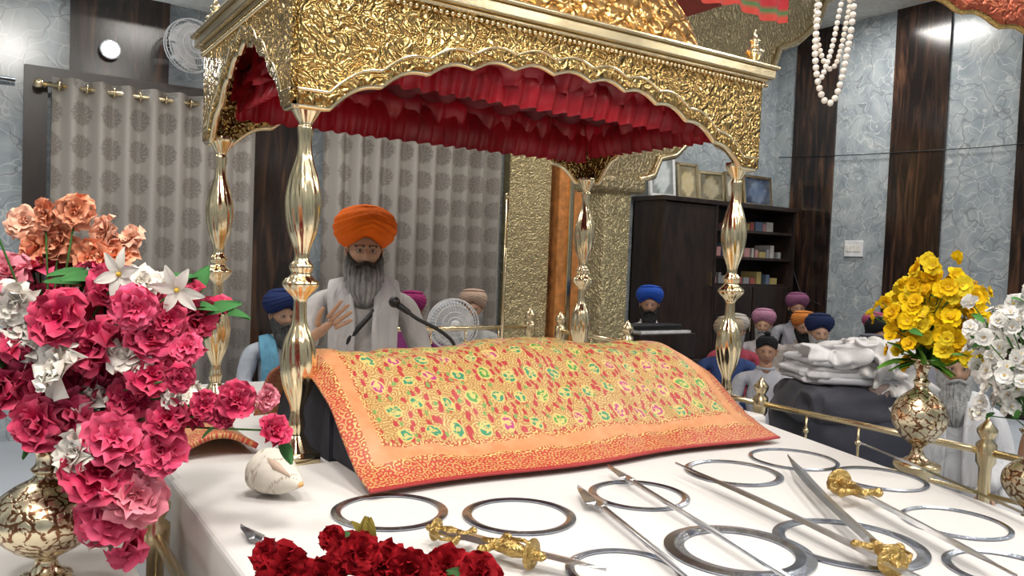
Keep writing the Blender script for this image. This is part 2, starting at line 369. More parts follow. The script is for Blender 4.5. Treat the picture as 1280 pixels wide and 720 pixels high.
def frame(name,cx,y,z,w,h,cc):
    g=group(name,(cx,y,z)); g.rotation_euler=(-.12,0,random.uniform(-.2,.2))
    b=MB(); b.add(*boxd(-w/2,w/2,-.01,.02,0,.03)); b.add(*boxd(-w/2,w/2,-.01,.02,h-.03,h)); b.add(*boxd(-w/2,-w/2+.03,-.01,.02,0,h)); b.add(*boxd(w/2-.03,w/2,-.01,.02,0,h)); b.obj('frame',M['brassd'] if cx>6.2 else M['plast'],g,False)
    v=[];cl=[]
    for j in range(12):
        for i_ in range(10):
            px=-w/2+.02+(w-.04)*i_/9; pz=.02+(h-.04)*j/11; v.append((px,0,pz)); n=noise.noise(Vector((px*14,pz*14,cx*5)))
            dd=math.hypot(px/(w*.28),(pz-h*.45)/(h*.34)); q=tuple(cc[k]*(1.1 if dd<1 else .45)+.12*n for k in range(3)); cl.append(tuple(max(.01,t) for t in q))
    MB().add(v,gridf(10,12),cl).obj('picture',M['vc'],g)
for (cx,w,h,cc) in ((5.98,.34,.52,(.55,.6,.62)),(6.36,.3,.40,(.5,.42,.25)),(6.72,.36,.34,(.3,.26,.16)),(7.08,.3,.36,(.55,.5,.4)),(7.5,.5,.36,(.12,.16,.25))):
    frame('picture_frame',cx,6.25,2.125,w,h,cc)
# ------------------------------------------------------------ pillar with arch bracket
g=group('arch_pillar')
box('shaft',(3.84,4.10,4.62,4.88,0,2.0),M['goldb'],g,.02); box('capital',(3.78,4.2,4.56,4.94,1.94,2.06),M['cream'],g,.03); box('plinth',(3.78,4.16,4.56,4.94,0,.3),M['cream'],g,.02)
pts=[(3.84,2.06),(4.16,2.06),(4.30,2.10),(4.36,2.24),(4.52,2.28),(4.66,2.40),(4.72,2.56),(4.92,2.62),(5.10,2.74),(5.18,2.92),(5.40,2.98),(5.62,3.12),(5.70,3.32),(5.94,3.42),(6.2,3.62),(6.3,3.85),(6.6,4.0),(6.6,4.19),(3.84,4.19)]
n=len(pts); v=[(x,4.62,z) for x,z in pts]+[(x,4.88,z) for x,z in pts]
f=[tuple(range(n)),tuple(range(n,2*n))[::-1]]+[(k,n+k,n+(k+1)%n,(k+1)%n) for k in range(n)]
MB().add(v,f).obj('arch',M['cream'],g,False)
MB().add(*tubed([(x,4.61,z-.01) for x,z in pts[1:17]],.03)).obj('arch_moulding',M['brassd'],g)
# ------------------------------------------------------------ dais & table
g=group('raised_platform')
box('deck_front',(.46,3.02,2.40,3.28,0,.738),M['white'],g,.02); box('deck_left',(.46,1.06,3.28,3.66,0,.738),M['white'],g,.01); box('deck_right',(2.35,3.02,3.28,3.66,0,.738),M['white'],g,.01)
box('deck_mid',(1.06,2.35,3.28,3.66,0,.60),M['white'],g); box('deck_rear',(.46,3.02,3.66,4.9,0,.60),M['white'],g,.02)
def prism(name,poly,z0,z1,mat,parent=None,bev=.015):
    n=len(poly); v=[(x,y,z0) for x,y in poly]+[(x,y,z1) for x,y in poly]
    f=[tuple(range(n))[::-1],tuple(range(n,2*n))]+[(k,(k+1)%n,n+(k+1)%n,n+k) for k in range(n)]
    o=MB().add(v,f).obj(name,mat,parent,False)
    if bev: mm=o.modifiers.new('b','BEVEL'); mm.width=bev; mm.segments=3
    return o
prism('offering_table',[(.44,.45),(2.25,.45),(2.85,2.39),(.44,2.39)],0,.75,M['white'])
# ------------------------------------------------------------ palki (canopy)
pk=group('palki_canopy'); PZ=.738
prof=[(.052,.0),(.052,.01),(.03,.055),(.022,.07),(.026,.10),(.02,.13),(.022,.16),(.044,.22),(.055,.29),(.047,.36),(.024,.42),(.02,.47),(.022,.50),(.048,.53),(.054,.55),(.03,.575),(.036,.60),(.022,.625),(.026,.66),(.046,.72),(.055,.80),(.045,.87),(.025,.94),(.020,.99),(.024,1.03),(.02,1.045),(.034,1.07),(.05,1.10),(.05,1.118)]
for k,(px,py) in enumerate(((.83,2.47),(2.81,2.47),(.83,3.55),(2.81,3.55))):
    b=MB(); b.add(*lathed(smoothprof(prof,6),96,10,.045,16,(px,py,PZ+.02))); b.add(*boxd(px-.06,px+.06,py-.06,py+.06,PZ,PZ+.035))
    b.obj('post_%d'%(k+1),M['brass'],pk)
ZB=1.853; FH=.40
def archz(t,peak,n,pw):
    t=max(-1,min(1,t)); s=abs(t)
    base=peak*(1-s**pw)
    return base+ .022*abs(math.sin(n*pi*(t+1)/2))*(1 if s<.995 else 0)
def fascia(name,p0,p1,peak,nl,pw,m_end):
    p0=Vector(p0);p1=Vector(p1); Ln=(p1-p0).length; dr=(p1-p0)/Ln; N=int(Ln*110); K=9; v=[];bt=[]
    for j in range(K+1):
        for i in range(N+1):
            s=Ln*i/N; t=(s-Ln/2)/(Ln/2-m_end); zb=ZB+(archz(t,peak,nl,pw) if abs(t)<1 else 0)
            z=zb+(ZB+FH-zb)*j/K; q=p0+dr*s; v.append((q.x,q.y,z))
            if j==0: bt.append((q.x,q.y,z))
    o=MB().add(v,gridf(N+1,K+1)).obj(name,M['gold'],pk); mm=o.modifiers.new('s','SOLIDIFY'); mm.thickness=.035; mm.offset=0
    MB().add(*tubed(bt,.013,8)).obj(name+'_edge',M['brass'],pk)
    nr=Vector((-dr.y,dr.x,0)); cs=Vector((1.825,3.01,0))-p0; sg=-1 if nr.dot(cs)>0 else 1
    MB().add(*tubed([(x+nr.x*sg*.016,y+nr.y*sg*.016,z+.045) for x,y,z in bt],.006,6)).obj(name+'_bead',M['brass'],pk)
A=(.78,2.42,0);B_=(2.87,2.42,0);C_=(2.87,3.60,0);D_=(.78,3.60,0)
fascia('fascia_front',A,B_,.245,11,2.4,.10); fascia('fascia_back',D_,C_,.245,11,2.4,.10)
fascia('fascia_left',A,D_,.29,7,1.7,.09); fascia('fascia_right',B_,C_,.29,7,1.7,.09)
def ringbox(b,e,z0,z1,w=.05):
    x0,x1,y0,y1=.78-e,2.87+e,2.42-e,3.60+e
    b.add(*boxd(x0,x1,y0,y0+w,z0,z1));b.add(*boxd(x0,x1,y1-w,y1,z0,z1));b.add(*boxd(x0,x0+w,y0+w,y1-w,z0,z1));b.add(*boxd(x1-w,x1,y0+w,y1-w,z0,z1))
b=MB(); ringbox(b,.03,2.235,2.25); ringbox(b,.05,2.25,2.29,.09); ringbox(b,.065,2.29,2.305,.11)
o=b.obj('cornice',M['brassd'],pk,False); mm=o.modifiers.new('b','BEVEL'); mm.width=.006; mm.segments=2
b=MB()
for k in range(2):
    z=2.222
    for i in range(96): 
        xx=.76+2.13*i/95
        b.add(*sphd((xx,2.40 if k==0 else 3.62,z),.009,8,5))
    for i in range(55):
        yy=2.40+1.22*i/54; b.add(*sphd((.76 if k==0 else 2.89,yy,z),.009,8,5))
b.obj('bead_trim',M['brass'],pk)
box('canopy_deck',(.80,2.85,2.44,3.58,2.262,2.30),M['brassd'],pk)
b=MB(); v=[]; K=22; S=96
cx,cy,hx,hy=1.825,3.01,.93,.47
for j in range(K+1):
    t=j/K; ang=t*pi/2; sc_=math.cos(ang)**.8; zz=2.302+.62*math.sin(ang)
    if j==0: sc_=1.03
    for i in range(S):
        a=2*pi*i/S; e=.28+.5*t
        cxx=abs(math.cos(a))**e*math.copysign(1,math.cos(a)); syy=abs(math.sin(a))**e*math.copysign(1,math.sin(a))
        v.append((cx+hx*cxx*max(sc_,.01),cy+hy*syy*max(sc_,.01),zz))
f=[(j*S+i,j*S+(i+1)%S,(j+1)*S+(i+1)%S,(j+1)*S+i) for j in range(K) for i in range(S)]
b.add(v,f).obj('dome',M['dome'],pk)
fin=smoothprof([(.03,0),(.035,.01),(.015,.02),(.034,.045),(.036,.06),(.014,.08),(.022,.095),(.008,.11),(.002,.14)],3)
b=MB()
for (x,y) in ((.80,2.44),(2.85,2.44),(.80,3.58),(2.85,3.58)): b.add(*lathed([(r*1.15,z*1.25) for r,z in fin],20,c=(x,y,2.30)))
b.add(*lathed([(r*2.5,z*2.5) for r,z in fin],24,c=(cx,cy,2.90)))
b.obj('finial',M['brass'],pk)
box('ceiling_lining',(.82,2.83,2.46,3.56,2.235,2.25),M['redc'],pk)
def frill(name,p0,p1,z0,z1,amp,per,seed,sw=0,swp=.2):
    p0=Vector(p0);p1=Vector(p1); Ln=(p1-p0).length; dr=(p1-p0)/Ln; nr=Vector((-dr.y,dr.x,0)); N=int(Ln*150);K=10;v=[]
    for j in range(K+1):
        t=j/K
        for i in range(N+1):
            s=Ln*i/N; w=s*2*pi/per+.9*math.sin(s*11+seed)
            a=amp*(.2+.8*t)*(math.sin(w)+.25*math.sin(2.1*w+seed))
            bulge=amp*1.6*math.sin(pi*min(1,t*1.1))*abs(math.sin(pi*s/swp))**.5
            z=z0+(z1-z0)*t +.25*amp*math.sin(w)*t - sw*abs(math.sin(pi*s/swp))*t
            q=p0+dr*s+nr*(a+bulge); v.append((q.x,q.y,z))
    MB().add(v,gridf(N+1,K+1)).obj(name,M['red'],pk)
for nm,p,q in (('front',(2.79,2.50,0),(.86,2.50,0)),('back',(2.79,3.52,0),(.86,3.52,0)),('left',(.87,3.50,0),(.87,2.52,0)),('right',(2.78,2.52,0),(2.78,3.5,0))):
    frill('frill_upper_'+nm,p,q,2.23,2.07,.026,.13,1,.035,.26) 
    p2=Vector(p)*.985+Vector((1.825,3.01,0))*.015; q2=Vector(q)*.985+Vector((1.825,3.01,0))*.015
    frill('frill_lower_'+nm,p2,q2,2.13,1.975 if nm!='back' else 1.95,.014,.07,4,.0,.3)
v=[]
NU,NV=150,60
for j in range(NV+1):
    for i in range(NU+1):
        x=.88+1.89*i/NU; y=2.54+.94*j/NV
        v.append((x,y,2.19-.05*abs(math.sin(x*pi/.19))-.010*math.sin(y*40+3*math.sin(x*9))))
MB().add(v,gridf(NU+1,NV+1)).obj('lining_pleats',M['redc'],pk)
v=[];cl=[]
for j in range(9):
    for i in range(161):
        s=i/160; x=2.6+1.6*s; w=s*60
        v.append((x,3.35+.02*math.sin(w),3.20-.22*j/8-.04*abs(math.sin(s*9))*(j/8))); cl.append((.5,.01,.02) if (j<6) else ((.02,.20,.06) if j<7 else (.6,.05,.03)))
g=group('ceiling_canopy_cloth'); MB().add(v,gridf(161,9),cl).obj('valance',M['vc'],g)
box('sheet',(2.6,4.2,3.35,4.4,3.20,3.22),M['red'],g); 
for x,y in ((2.62,3.37),(4.18,3.37),(2.62,4.38),(4.18,4.38)): MB().add(*tubed([(x,y,3.22),(x,y,4.2)],.006)).obj('cord',M['brassd'],g)
# ------------------------------------------------------------ scripture stand and rumala
g=group('covered_scripture')
pp=[(2.42,.742),(2.42,1.01),(2.62,1.035),(2.86,.96),(3.0,.742)]
n=len(pp); v=[(.92,y,z) for y,z in pp]+[(2.46,y,z) for y,z in pp]
f=[tuple(range(n)),tuple(range(n,2*n))[::-1]]+[(k,k+n,(k+1)%n+n,(k+1)%n) for k in range(n)]
MB().add(v,f).obj('book_rest',M['darkcloth'],g,False)
v=[(x,y,z) for x in (.93,2.44) for y,z in ((2.04,.753),(2.10,.79),(2.41,.985),(2.41,.753))]
MB().add(v,[(0,1,2,3),(7,6,5,4),(0,4,5,1),(1,5,6,2),(2,6,7,3),(3,7,4,0)]).obj('book_slope',M['darkcloth'],g,False)
pr=smoothprof([(1.955,.757),(2.06,.800),(2.20,.905),(2.38,1.03),(2.52,1.062),(2.68,1.05),(2.86,.985),(3.0,.88),(3.06,.76)],9)
NU=150; v=[];uv=[]; acc=0
for j,(y,z) in enumerate(pr):
    if j: acc+=math.hypot(y-pr[j-1][0],z-pr[j-1][1])
    for i in range(NU+1):
        u=i/NU; x=.86+RW*u
        e=min(u,1-u)*RW
        h=max(0,z-.757)
        dz=-.05*h/.3*math.exp(-(e/.05)**2)+ .024*noise.noise(Vector((x*4,y*5,0)))*min(1,h/.06)+.012*noise.noise(Vector((x*13,y*9,4)))*min(1,h/.03)
        dz+=.012*math.sin(u*pi)*min(1,h/.2)-.018*abs(math.sin(u*pi*1.5+.4))*min(1,h/.25)
        yy=y+.016*math.sin(x*7)*(1 if j<12 else .3)
        v.append((x,yy,z+dz+.013)); uv.append((RW*u,acc))
o=MB().add(v,gridf(NU+1,len(pr)),uv=uv).obj('rumala',M['rumala'],g); mm=o.modifiers.new('s','SOLIDIFY'); mm.thickness=.006; mm.offset=1
v=[];uv=[]
for j in range(31):
    for i in range(21):
        x=.50+.25*i/20; y=2.60+.85*j/30
        z=.775+.015*noise.noise(Vector((x*6,y*4,2)))+.04*math.sin(pi*i/20); v.append((x,y,z)); uv.append((.02+.3*i/20,.02+.8*j/30))
o=MB().add(v,gridf(21,31),uv=uv).obj('folded_rumala',M['rumala']); mm=o.modifiers.new('s','SOLIDIFY'); mm.thickness=.018; mm.offset=-1
# ------------------------------------------------------------ chakram rings
def ring(cx,cy,ro,wid):
    ri=ro-wid; S=72; v=[]
    for (r,z) in ((ri,.7525),(ri,.755),((ri+ro)/2,.7585),(ro,.755),(ro,.7525)):
        for i in range(S): a=2*pi*i/S; v.append((cx+r*math.cos(a),cy+r*math.sin(a),z))
    f=[(k*S+i,k*S+(i+1)%S,((k+1)%5)*S+(i+1)%S,((k+1)%5)*S+i) for k in range(5) for i in range(S)]
    MB().add(v,f).obj('steel_chakram',M['steelr'],smooth=False)
for q in ((.87,1.845,.148,.024),(1.15,1.67,.146,.024),(1.56,1.67,.143,.022),(2.01,1.72,.155,.024),(2.35,1.75,.150,.014),(2.40,1.46,.143,.016),(2.17,1.10,.135,.013),(1.47,1.23,.172,.047),(1.76,1.14,.178,.030),(1.15,1.26,.13,.020),(1.93,.86,.13,.02),(.67,1.50,.13,.02)):
    ring(*q)
# ------------------------------------------------------------ weapons
def place(o,p,q,z):
    d=Vector((q[0]-p[0],q[1]-p[1],0)); o.location=(p[0],p[1],z); o.rotation_euler=(0,0,math.atan2(d.y,d.x)); return d.length
def bladed(x0,x1,prof,th=.006):
    v=[];n=len(prof)
    for (t,a,b) in prof:
        x=x0+(x1-x0)*t; mid=(a+b)/2
        v+=[(x,a,0),(x,mid,th),(x,b,0),(x,mid,-th)]
    f=[]
    for k in range(n-1):
        for e in range(4): f.append((k*4+e,k*4+(e+1)%4,(k+1)*4+(e+1)%4,(k+1)*4+e))
    f+=[(3,2,1,0),tuple((n-1)*4+e for e in range(4))]
    return v,f
def spear(p,q,ext,hl,hw,z,sr=.006):
    g=group('spear'); Ln=place(g,p,q,z)+ext
    MB().add(*bladed(0,hl,[(0,-.001,.001),(.3,-hw*.45,hw*.45),(.75,-hw*.95,hw*.95),(.85,-hw,hw),(.92,-hw*.4,hw*.4),(1,-sr,sr)],.008)).obj('blade',M['steel'],g,False)
    MB().add(*tubed([(hl-.01,0,0),(hl+.04,0,0),(Ln,0,0)],[sr*1.5,sr,sr],10)).add(*sphd((hl+.02,0,0),(.012,.011,.011))).obj('shaft',M['steel'],g)
spear((1.40,1.75),(1.22,1.17),.35,.17,.032,.774,.008)
spear((1.62,1.88),(1.40,1.08),.3,.15,.020,.778,.007)
def hilt(g,x,s=1):
    b=MB(); b.add(*lathed(smoothprof([(.010,0),(.014,.02),(.018,.045),(.014,.07),(.012,.085),(.030,.09),(.032,.097),(.012,.10),(.01,.12),(.003,.13)],3),20))
    b.add(*tubed([(-.045,0,0),(-.02,0,.004),(.02,0,.004),(.045,0,0)],[.010,.008,.008,.010],8)); b.add(*sphd((-.048,0,0),.012)); b.add(*sphd((.048,0,0),.012))
    b.add(*tubed([(.045,0,0),(.058,0,.04),(.036,0,.085)],.005,6)); b.add(*sphd((0,0,.045),(.02,.017,.018)))
    b.add(*tubed([(0,0,.02),(0,0,-.03)],[.016,.009],8))
    o=b.obj('hilt',M['gilt'],g); o.location=(x,0,0); o.rotation_euler=(pi/2,0,pi/2); o.scale=(s,s,s); return o
def sword(p,q,ext,w,z,curve=.0,hs=1):
    g=group('sword'); Ln=place(g,p,q,z)+ext; pr=[]
    for k in range(17):
        t=k/16; c=curve*math.sin(pi*t); ww=w*min(1,t*4+.03)
        pr.append((t,c-ww/2,c+ww/2))
    MB().add(*bladed(0,Ln,pr,.004)).obj('blade',M['steel'],g,False); hilt(g,Ln,hs)
sword((1.82,1.79),(1.62,.97),.2,.036,.788,.02)
sword((2.25,1.70),(1.70,1.03),-.0,.036,.790,-.015,1.0)
sword((1.80,.78),(2.06,1.31),-.0,.036,.792,.0,1.15)
sword((2.69,1.72),(2.31,.99),.2,.022,.785,.012)
sword((.86,1.60),(.93,1.44),0,.05,.790,0,1.0)
sword((1.06,1.22),(.90,1.52),0,.034,.787,0,.8)
spear((.50,1.86),(.56,1.5),0.1,.1,.02,.765)
# ------------------------------------------------------------ conch
g=group('conch_shell',(.66,2.09,.812)); v=[];cl=[];NS,NR=60,36
for j in range(NS+1):
    t=j/NS; x=-.075+.165*t
    r=.060*math.sin(pi*min(1,(t*.93+.07))**.62)**.8+.002
    for i in range(NR):
        a=2*pi*i/NR; rr=r*(1+.10*math.sin(a-2.0)+.04*max(0,math.cos(3*a+9*t)))
        if t<.3: rr*=1+.10*math.sin(t*95+a)
        yy=rr*math.cos(a); zz=rr*math.sin(a)*.9
        v.append((x,yy,zz)); cr=abs(math.sin(a*1.5+t*7))<.05 or abs(math.sin(t*9+a))<.04
        cl.append((.36,.26,.18) if cr else ((.8,.42,.15) if t>.95 else (.76,.71,.62)))
f=[(j*NR+i,j*NR+(i+1)%NR,(j+1)*NR+(i+1)%NR,(j+1)*NR+i) for j in range(NS) for i in range(NR)]
o=MB().add(v,f,cl).obj('shell',M['vc'],g); 
MB().add(*tubed([(-.03,-.03,.042),(.02,-.034,.035),(.06,-.02,.018)],[.006,.012,.003],8),(.6,.45,.35)).obj('lip',M['vc'],g)
g.rotation_euler=(0,.15,-1.15)
# ------------------------------------------------------------ railings
def railing(name,pts,zb,zt,n_mid=2):
    g=group(name); b=MB()
    for k in range(len(pts)-1):
        p=pts[k];q=pts[k+1]
        for m_ in range(n_mid):
            z=zt-.16*m_; b.add(*tubed([(p[0],p[1],z),(q[0],q[1],z)],.014 if m_==0 else .009,10))
        Ln=math.hypot(q[0]-p[0],q[1]-p[1]); n=max(1,int(Ln/.22))
        for i in range(1,n):
            x=p[0]+(q[0]-p[0])*i/n; y=p[1]+(q[1]-p[1])*i/n; b.add(*tubed([(x,y,zt-.16*(n_mid-1)),(x,y,zt)],.006,8)); b.add(*sphd((x,y,zt-.08),.014,10,6))
    for (x,y) in pts:
        b.add(*lathed([(.035,zb),(.035,zb+.02),(.022,zb+.04),(.022,zt-.06),(.034,zt-.04),(.036,zt+.03),(.02,zt+.045),(.034,zt+.07),(.036,zt+.085),(.012,zt+.115),(.003,zt+.13)],18,c=(x,y,0)))
    b.obj('rails',M['brassd'],g)
railing('brass_railing',[(3.15,3.05),(3.15,2.55),(3.15,1.50),(3.15,.45)],0,.755)
railing('brass_railing',[(3.12,4.15),(3.12,3.5)],0,.95)
railing('brass_railing',[(1.75,4.25),(2.95,4.25)],.602,.97,2)
railing('brass_railing',[(.385,2.25),(.385,1.2),(.385,.5)],0,.64,2)
# ------------------------------------------------------------ mic, pole
g=group('microphone_stand'); b=MB(); b.add(*lathed([(.08,.742),(.08,.75),(.012,.76)],24,c=(1.82,3.18,0)))
b.add(*tubed(smoothprof([(1.82,3.18,.755),(1.80,3.18,.98),(1.74,3.20,1.06),(1.63,3.24,1.12),(1.575,3.27,1.165)]),.009))
b.add(*tubed([(1.60,3.262,1.145),(1.548,3.292,1.185)],[.012,.018],12)); b.add(*sphd((1.54,3.295,1.192),.026,16,12)); b.obj('microphone',M['black'],g)
MB().add(*tubed([(2.5,3.88,.602),(2.5,3.88,1.76)],.009)).add(*sphd((2.5,3.88,1.77),.016)).add(*lathed([(.06,.602),(.06,.61),(.015,.62)],20,c=(2.5,3.88,0))).obj('brass_pole',M['brassd'])
g=group('harmonium',(4.72,4.95,0)); box('case',(-.32,.32,-.16,.16,.62,.84),M['cab'],g,.01); box('keys',(-.28,.28,-.14,-.04,.84,.86),M['plast'],g); box('lid',(-.32,.32,.0,.16,.84,.90),M['black'],g,.01)
for k in range(16): box('key',(-.27+k*.035,-.255+k*.035,-.10,-.04,.86,.868),M['black'],g)
box('table',(-.36,.36,-.2,.2,.56,.62),M['cab'],g,.01)
for x in (-.33,.29):
    for y in (-.18,.14): box('leg',(x,x+.04,y,y+.04,0,.56),M['cab'],g)
# ------------------------------------------------------------ cloth pile on covered bench
def lump(b,c,r,e=.35,amp=.03,fs=6,colr=(1,1,1),seed=0,nu=90,nv=30):
    v=[];cl=[]
    for j in range(nv+1):
        th=pi*j/nv; st=math.sin(th)**e if 0<th<pi else 0; ct=math.copysign(abs(math.cos(th))**.7,math.cos(th))
        for i in range(nu):
            a=2*pi*i/nu; ca=math.copysign(abs(math.cos(a))**e,math.cos(a)); sa=math.copysign(abs(math.sin(a))**e,math.sin(a))
            p=Vector((r[0]*st*ca,r[1]*st*sa,r[2]*ct)); k=noise.noise(Vector((p.x*fs+seed,p.y*fs,p.z*fs*2)))-abs(noise.noise(Vector((p.x*fs*2.2,p.y*fs*2.2+seed,p.z*fs))))*1.1
            d=p.normalized()*k*amp; v.append((c[0]+p.x+d.x,c[1]+p.y+d.y,c[2]+p.z+d.z*.7)); cl.append(colr)
    f=[(j*nu+i,(j+1)*nu+i,(j+1)*nu+(i+1)%nu,j*nu+(i+1)%nu) for j in range(nv) for i in range(nu)]
    b.add(v,f,cl)
g=group('folded_cloth_pile',(3.60,2.40,0),-.5,1.04)
b=MB(); lump(b,(0,0,.41),(.30,.24,.40),.25,.05,5,(.03,.032,.05),3); lump(b,(-.05,-.02,.74),(.27,.22,.09),.3,.05,6,(.035,.035,.05),9)
lump(b,(.16,-.04,.80),(.15,.18,.05),.3,.03,8,(.26,.19,.17),5)
for k in range(4):
    rs=random.Random(k); z=.85+.028*k; w=.26-.012*k
    lump(b,(-.02+rs.uniform(-.02,.02),rs.uniform(-.02,.02),z),(w,.19,.022),.3,.03,9,[(.56,.56,.60),(.62,.62,.64),(.55,.54,.56)][k%3],k*7)
lump(b,(.08,-.02,.96),(.20,.18,.085),.6,.14,6,(.66,.64,.64),77,140,60)
lump(b,(.14,-.12,.88),(.16,.14,.15),.7,.13,8,(.64,.62,.61),21,140,60)
lump(b,(-.10,-.05,.965),(.16,.15,.05),.6,.09,7,(.68,.67,.68),33,120,50)
b.obj('cloths',M['vc'],g)
# ------------------------------------------------------------ vases and flowers
def vase(name,loc,h,w,mat):
    g=group(name,loc); p=[(.45,0),(.46,.03),(.30,.06),(.20,.12),(.24,.16),(.62,.24),(.93,.36),(1.,.46),(.90,.56),(.60,.65),(.30,.71),(.24,.75),(.30,.78),(.22,.82),(.24,.90),(.42,.97),(.50,1.0),(.44,1.0),(.2,.9)]
    MB().add(*lathed(smoothprof([(r*w/2,z*h) for r,z in p],4),40)).obj('body',mat,g); return g
def petal(Ln,W,cup,ruf,point=0,n=7,m=7,tilt=.5,seed=0):
    P=[];T=[]
    for j in range(n):
        s=j/(n-1)
        wd=W*(math.sin(pi*(.10+.66*s))**.9) if not point else W*math.sin(pi*(.06+.90*s))**.9
        for i in range(m):
            w=-1+2*i/(m-1)
            rim=(0 if point else -.16*w*w*s*s-.05*math.cos(w*7+seed)*s*s)
            x=w*wd; y=Ln*(s+rim); z=cup*s*s*Ln+.22*W*w*w*(1-s*.5)+ruf*W*math.sin(w*5+seed*2.1)*s*s+ruf*.5*W*math.cos(w*9+seed)*s**3
            ct,st=math.cos(tilt),math.sin(tilt); P.append((x,y*ct-z*st,y*st+z*ct)); T.append(s)
    return np.array(P),T,gridf(m,n)
def blossom(kind,R_,colr,seed):
    rs=random.Random(seed); V=[];Fc=[];Cc=[];cnt=0
    layers={'peony':[(6,1.12,.05),(6,.95,.35),(5,.72,.75),(4,.45,1.1)],'lily':[(6,1.15,.55)],'small':[(5,1.,.25),(3,.6,.9)],'rose':[(6,1.05,.2),(6,.88,.6),(5,.65,1.0),(3,.42,1.3)]}[kind]
    for li,(n,sc_,tl) in enumerate(layers):
        for k in range(n):
            P,T,f=petal(R_*sc_,R_*sc_*(.62 if kind!='lily' else .24),rs.uniform(-.3,.2) if kind!='lily' else -.5,rs.uniform(.22,.45) if kind=='peony' else .12,kind=='lily',tilt=tl+rs.uniform(-.2,.2),seed=seed+k*1.7+li)
            a=2*pi*(k+.5*li)/n+rs.uniform(-.25,.25); ca,sa=math.cos(a),math.sin(a)
            P=P@np.array([[ca,sa,0],[-sa,ca,0],[0,0,1]]); V.append(P); Fc+=[tuple(i+cnt for i in q) for q in f]; cnt+=len(P)
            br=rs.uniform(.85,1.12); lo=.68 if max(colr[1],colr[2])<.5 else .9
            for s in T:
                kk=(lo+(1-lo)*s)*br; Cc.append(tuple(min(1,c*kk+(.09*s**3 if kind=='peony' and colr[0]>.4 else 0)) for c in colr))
    v,f=sphd((0,0,R_*.12),(R_*.12,R_*.12,R_*.16),8,5); V.append(np.array(v)); Fc+=[tuple(i+cnt for i in q) for q in f]
    cc=(.75,.5,.08) if kind in('small','lily') else tuple(c*.5 for c in colr); Cc+=[cc]*len(v)
    return np.vstack(V),Fc,Cc
def put(b,kind,pos,nrm,R_,colr,seed):
    V,f,c=blossom(kind,R_,colr,seed); q=Vector((0,0,1)).rotation_difference(Vector(nrm).normalized()).to_matrix()
    V=V@np.array(q).T+np.array(pos); b.add([tuple(x) for x in V],f,c)
def leaf(b,pos,dr,Ln,colr,seed):
    P,T,f=petal(Ln,Ln*.22,-.35,.12,1,tilt=0,seed=seed); d=Vector(dr).normalized(); q=Vector((0,1,0)).rotation_difference(d).to_matrix()
    V=P@np.array(q).T+np.array(pos); b.add([tuple(x) for x in V],f,[tuple(c*(.7+.5*s) for c in colr) for s in T])
RR=np.array([.835,-.55,0]); FF=np.array([.55,.835,0])
def stem(b,p0,p1,r=.0025,c=(.06,.16,.04)):
    p0=Vector(p0);p1=Vector(p1); m_=(p0+p1)/2+Vector((p0.x-p1.x,p0.y-p1.y,0))*.2+Vector((0,0,.02)); b.add(*tubed([p0,(p0+m_)/2,m_,(m_+p1)/2,p1],r,5),c)
MAG=(.64,.012,.095);WHT=(.90,.84,.76);PCH=(.93,.36,.19);PNK=(.82,.06,.18);LPK=(.88,.26,.34)
g=vase('brass_flower_vase',(.13,2.17,.602),.34,.245,M['engr'])
box('side_table',(-.40,.33,1.5,2.75,0,.60),M['white'],None,.02)
b=MB(); base=np.array([.20,2.03,0]); mouth=(.0,.0,.33); org=np.array([.13,2.17,.602])
fl=[('M',-10,109,9),('M',6,90,7.5),('M',10,124,7),('M',-5,124,6),('M',3,118,6),('M',14,120,5.5),('M',4,131,5),('M',20,102,5),('K',8,80,6.5),('M',-3,101,6),('M',-20,106,6),('M',-16,118,4),('M',15,112,5),('M',19,95,5),('M',9,98,6),('M',24,103,4),('M',35,107,4),('M',43,100,3.5),('M',29,106,3),('M',17,124,4),('K',-21,133,5),('K',14,85,6),('K',7,72,6),('M',-14,110,6),('K',40,107,2.8),('M',32,103,2.6),
('W',-11,119,7),('W',11,132,4),('W',-4,113,6),('W',10,116,5),('L',20,131,4.5),('W',1,95,5),('L',-20,146,5),('W',-13,121,5),('W',21,107,3.5),('W',12,91,4),('W',6,76,4),('W',0,105,5),('M',9,106,5),('M',-9,100,6),('W',-17,126,5),('L',8,134,4.5),
('P',-5,143,4.5),('P',-9,148,4),('P',-2,138,5),('P',-14,141,5),('P',-10,135,5),('P',-19,139,5),('P',1,142,3.5),('P',-16,147,3.5),('K',-22,128,5),('P',-6,137,4.5),('P',-13,134,4.5),('P',-23,145,4),('M',-1,110,6),('M',13,127,4.5),('K',5,86,5),('M',24,112,3),('M',22,118,3.2)]
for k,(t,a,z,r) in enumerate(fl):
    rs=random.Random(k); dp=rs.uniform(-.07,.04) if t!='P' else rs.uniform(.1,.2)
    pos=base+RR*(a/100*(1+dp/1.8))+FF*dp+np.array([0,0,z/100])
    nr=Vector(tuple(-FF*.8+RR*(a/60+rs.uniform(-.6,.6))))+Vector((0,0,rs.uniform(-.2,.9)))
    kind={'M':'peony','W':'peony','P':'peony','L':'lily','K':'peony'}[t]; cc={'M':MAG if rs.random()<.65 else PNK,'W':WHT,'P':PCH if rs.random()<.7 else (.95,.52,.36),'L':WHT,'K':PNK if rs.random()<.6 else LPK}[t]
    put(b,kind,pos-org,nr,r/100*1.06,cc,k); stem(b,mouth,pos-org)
    if z<112 and k%2: leaf(b,pos-org-np.array([0,0,.02])+FF*.03,Vector((rs.uniform(-1,1),rs.uniform(-.4,1),rs.uniform(-.6,.5))),.07,(.05,.16,.05),k)
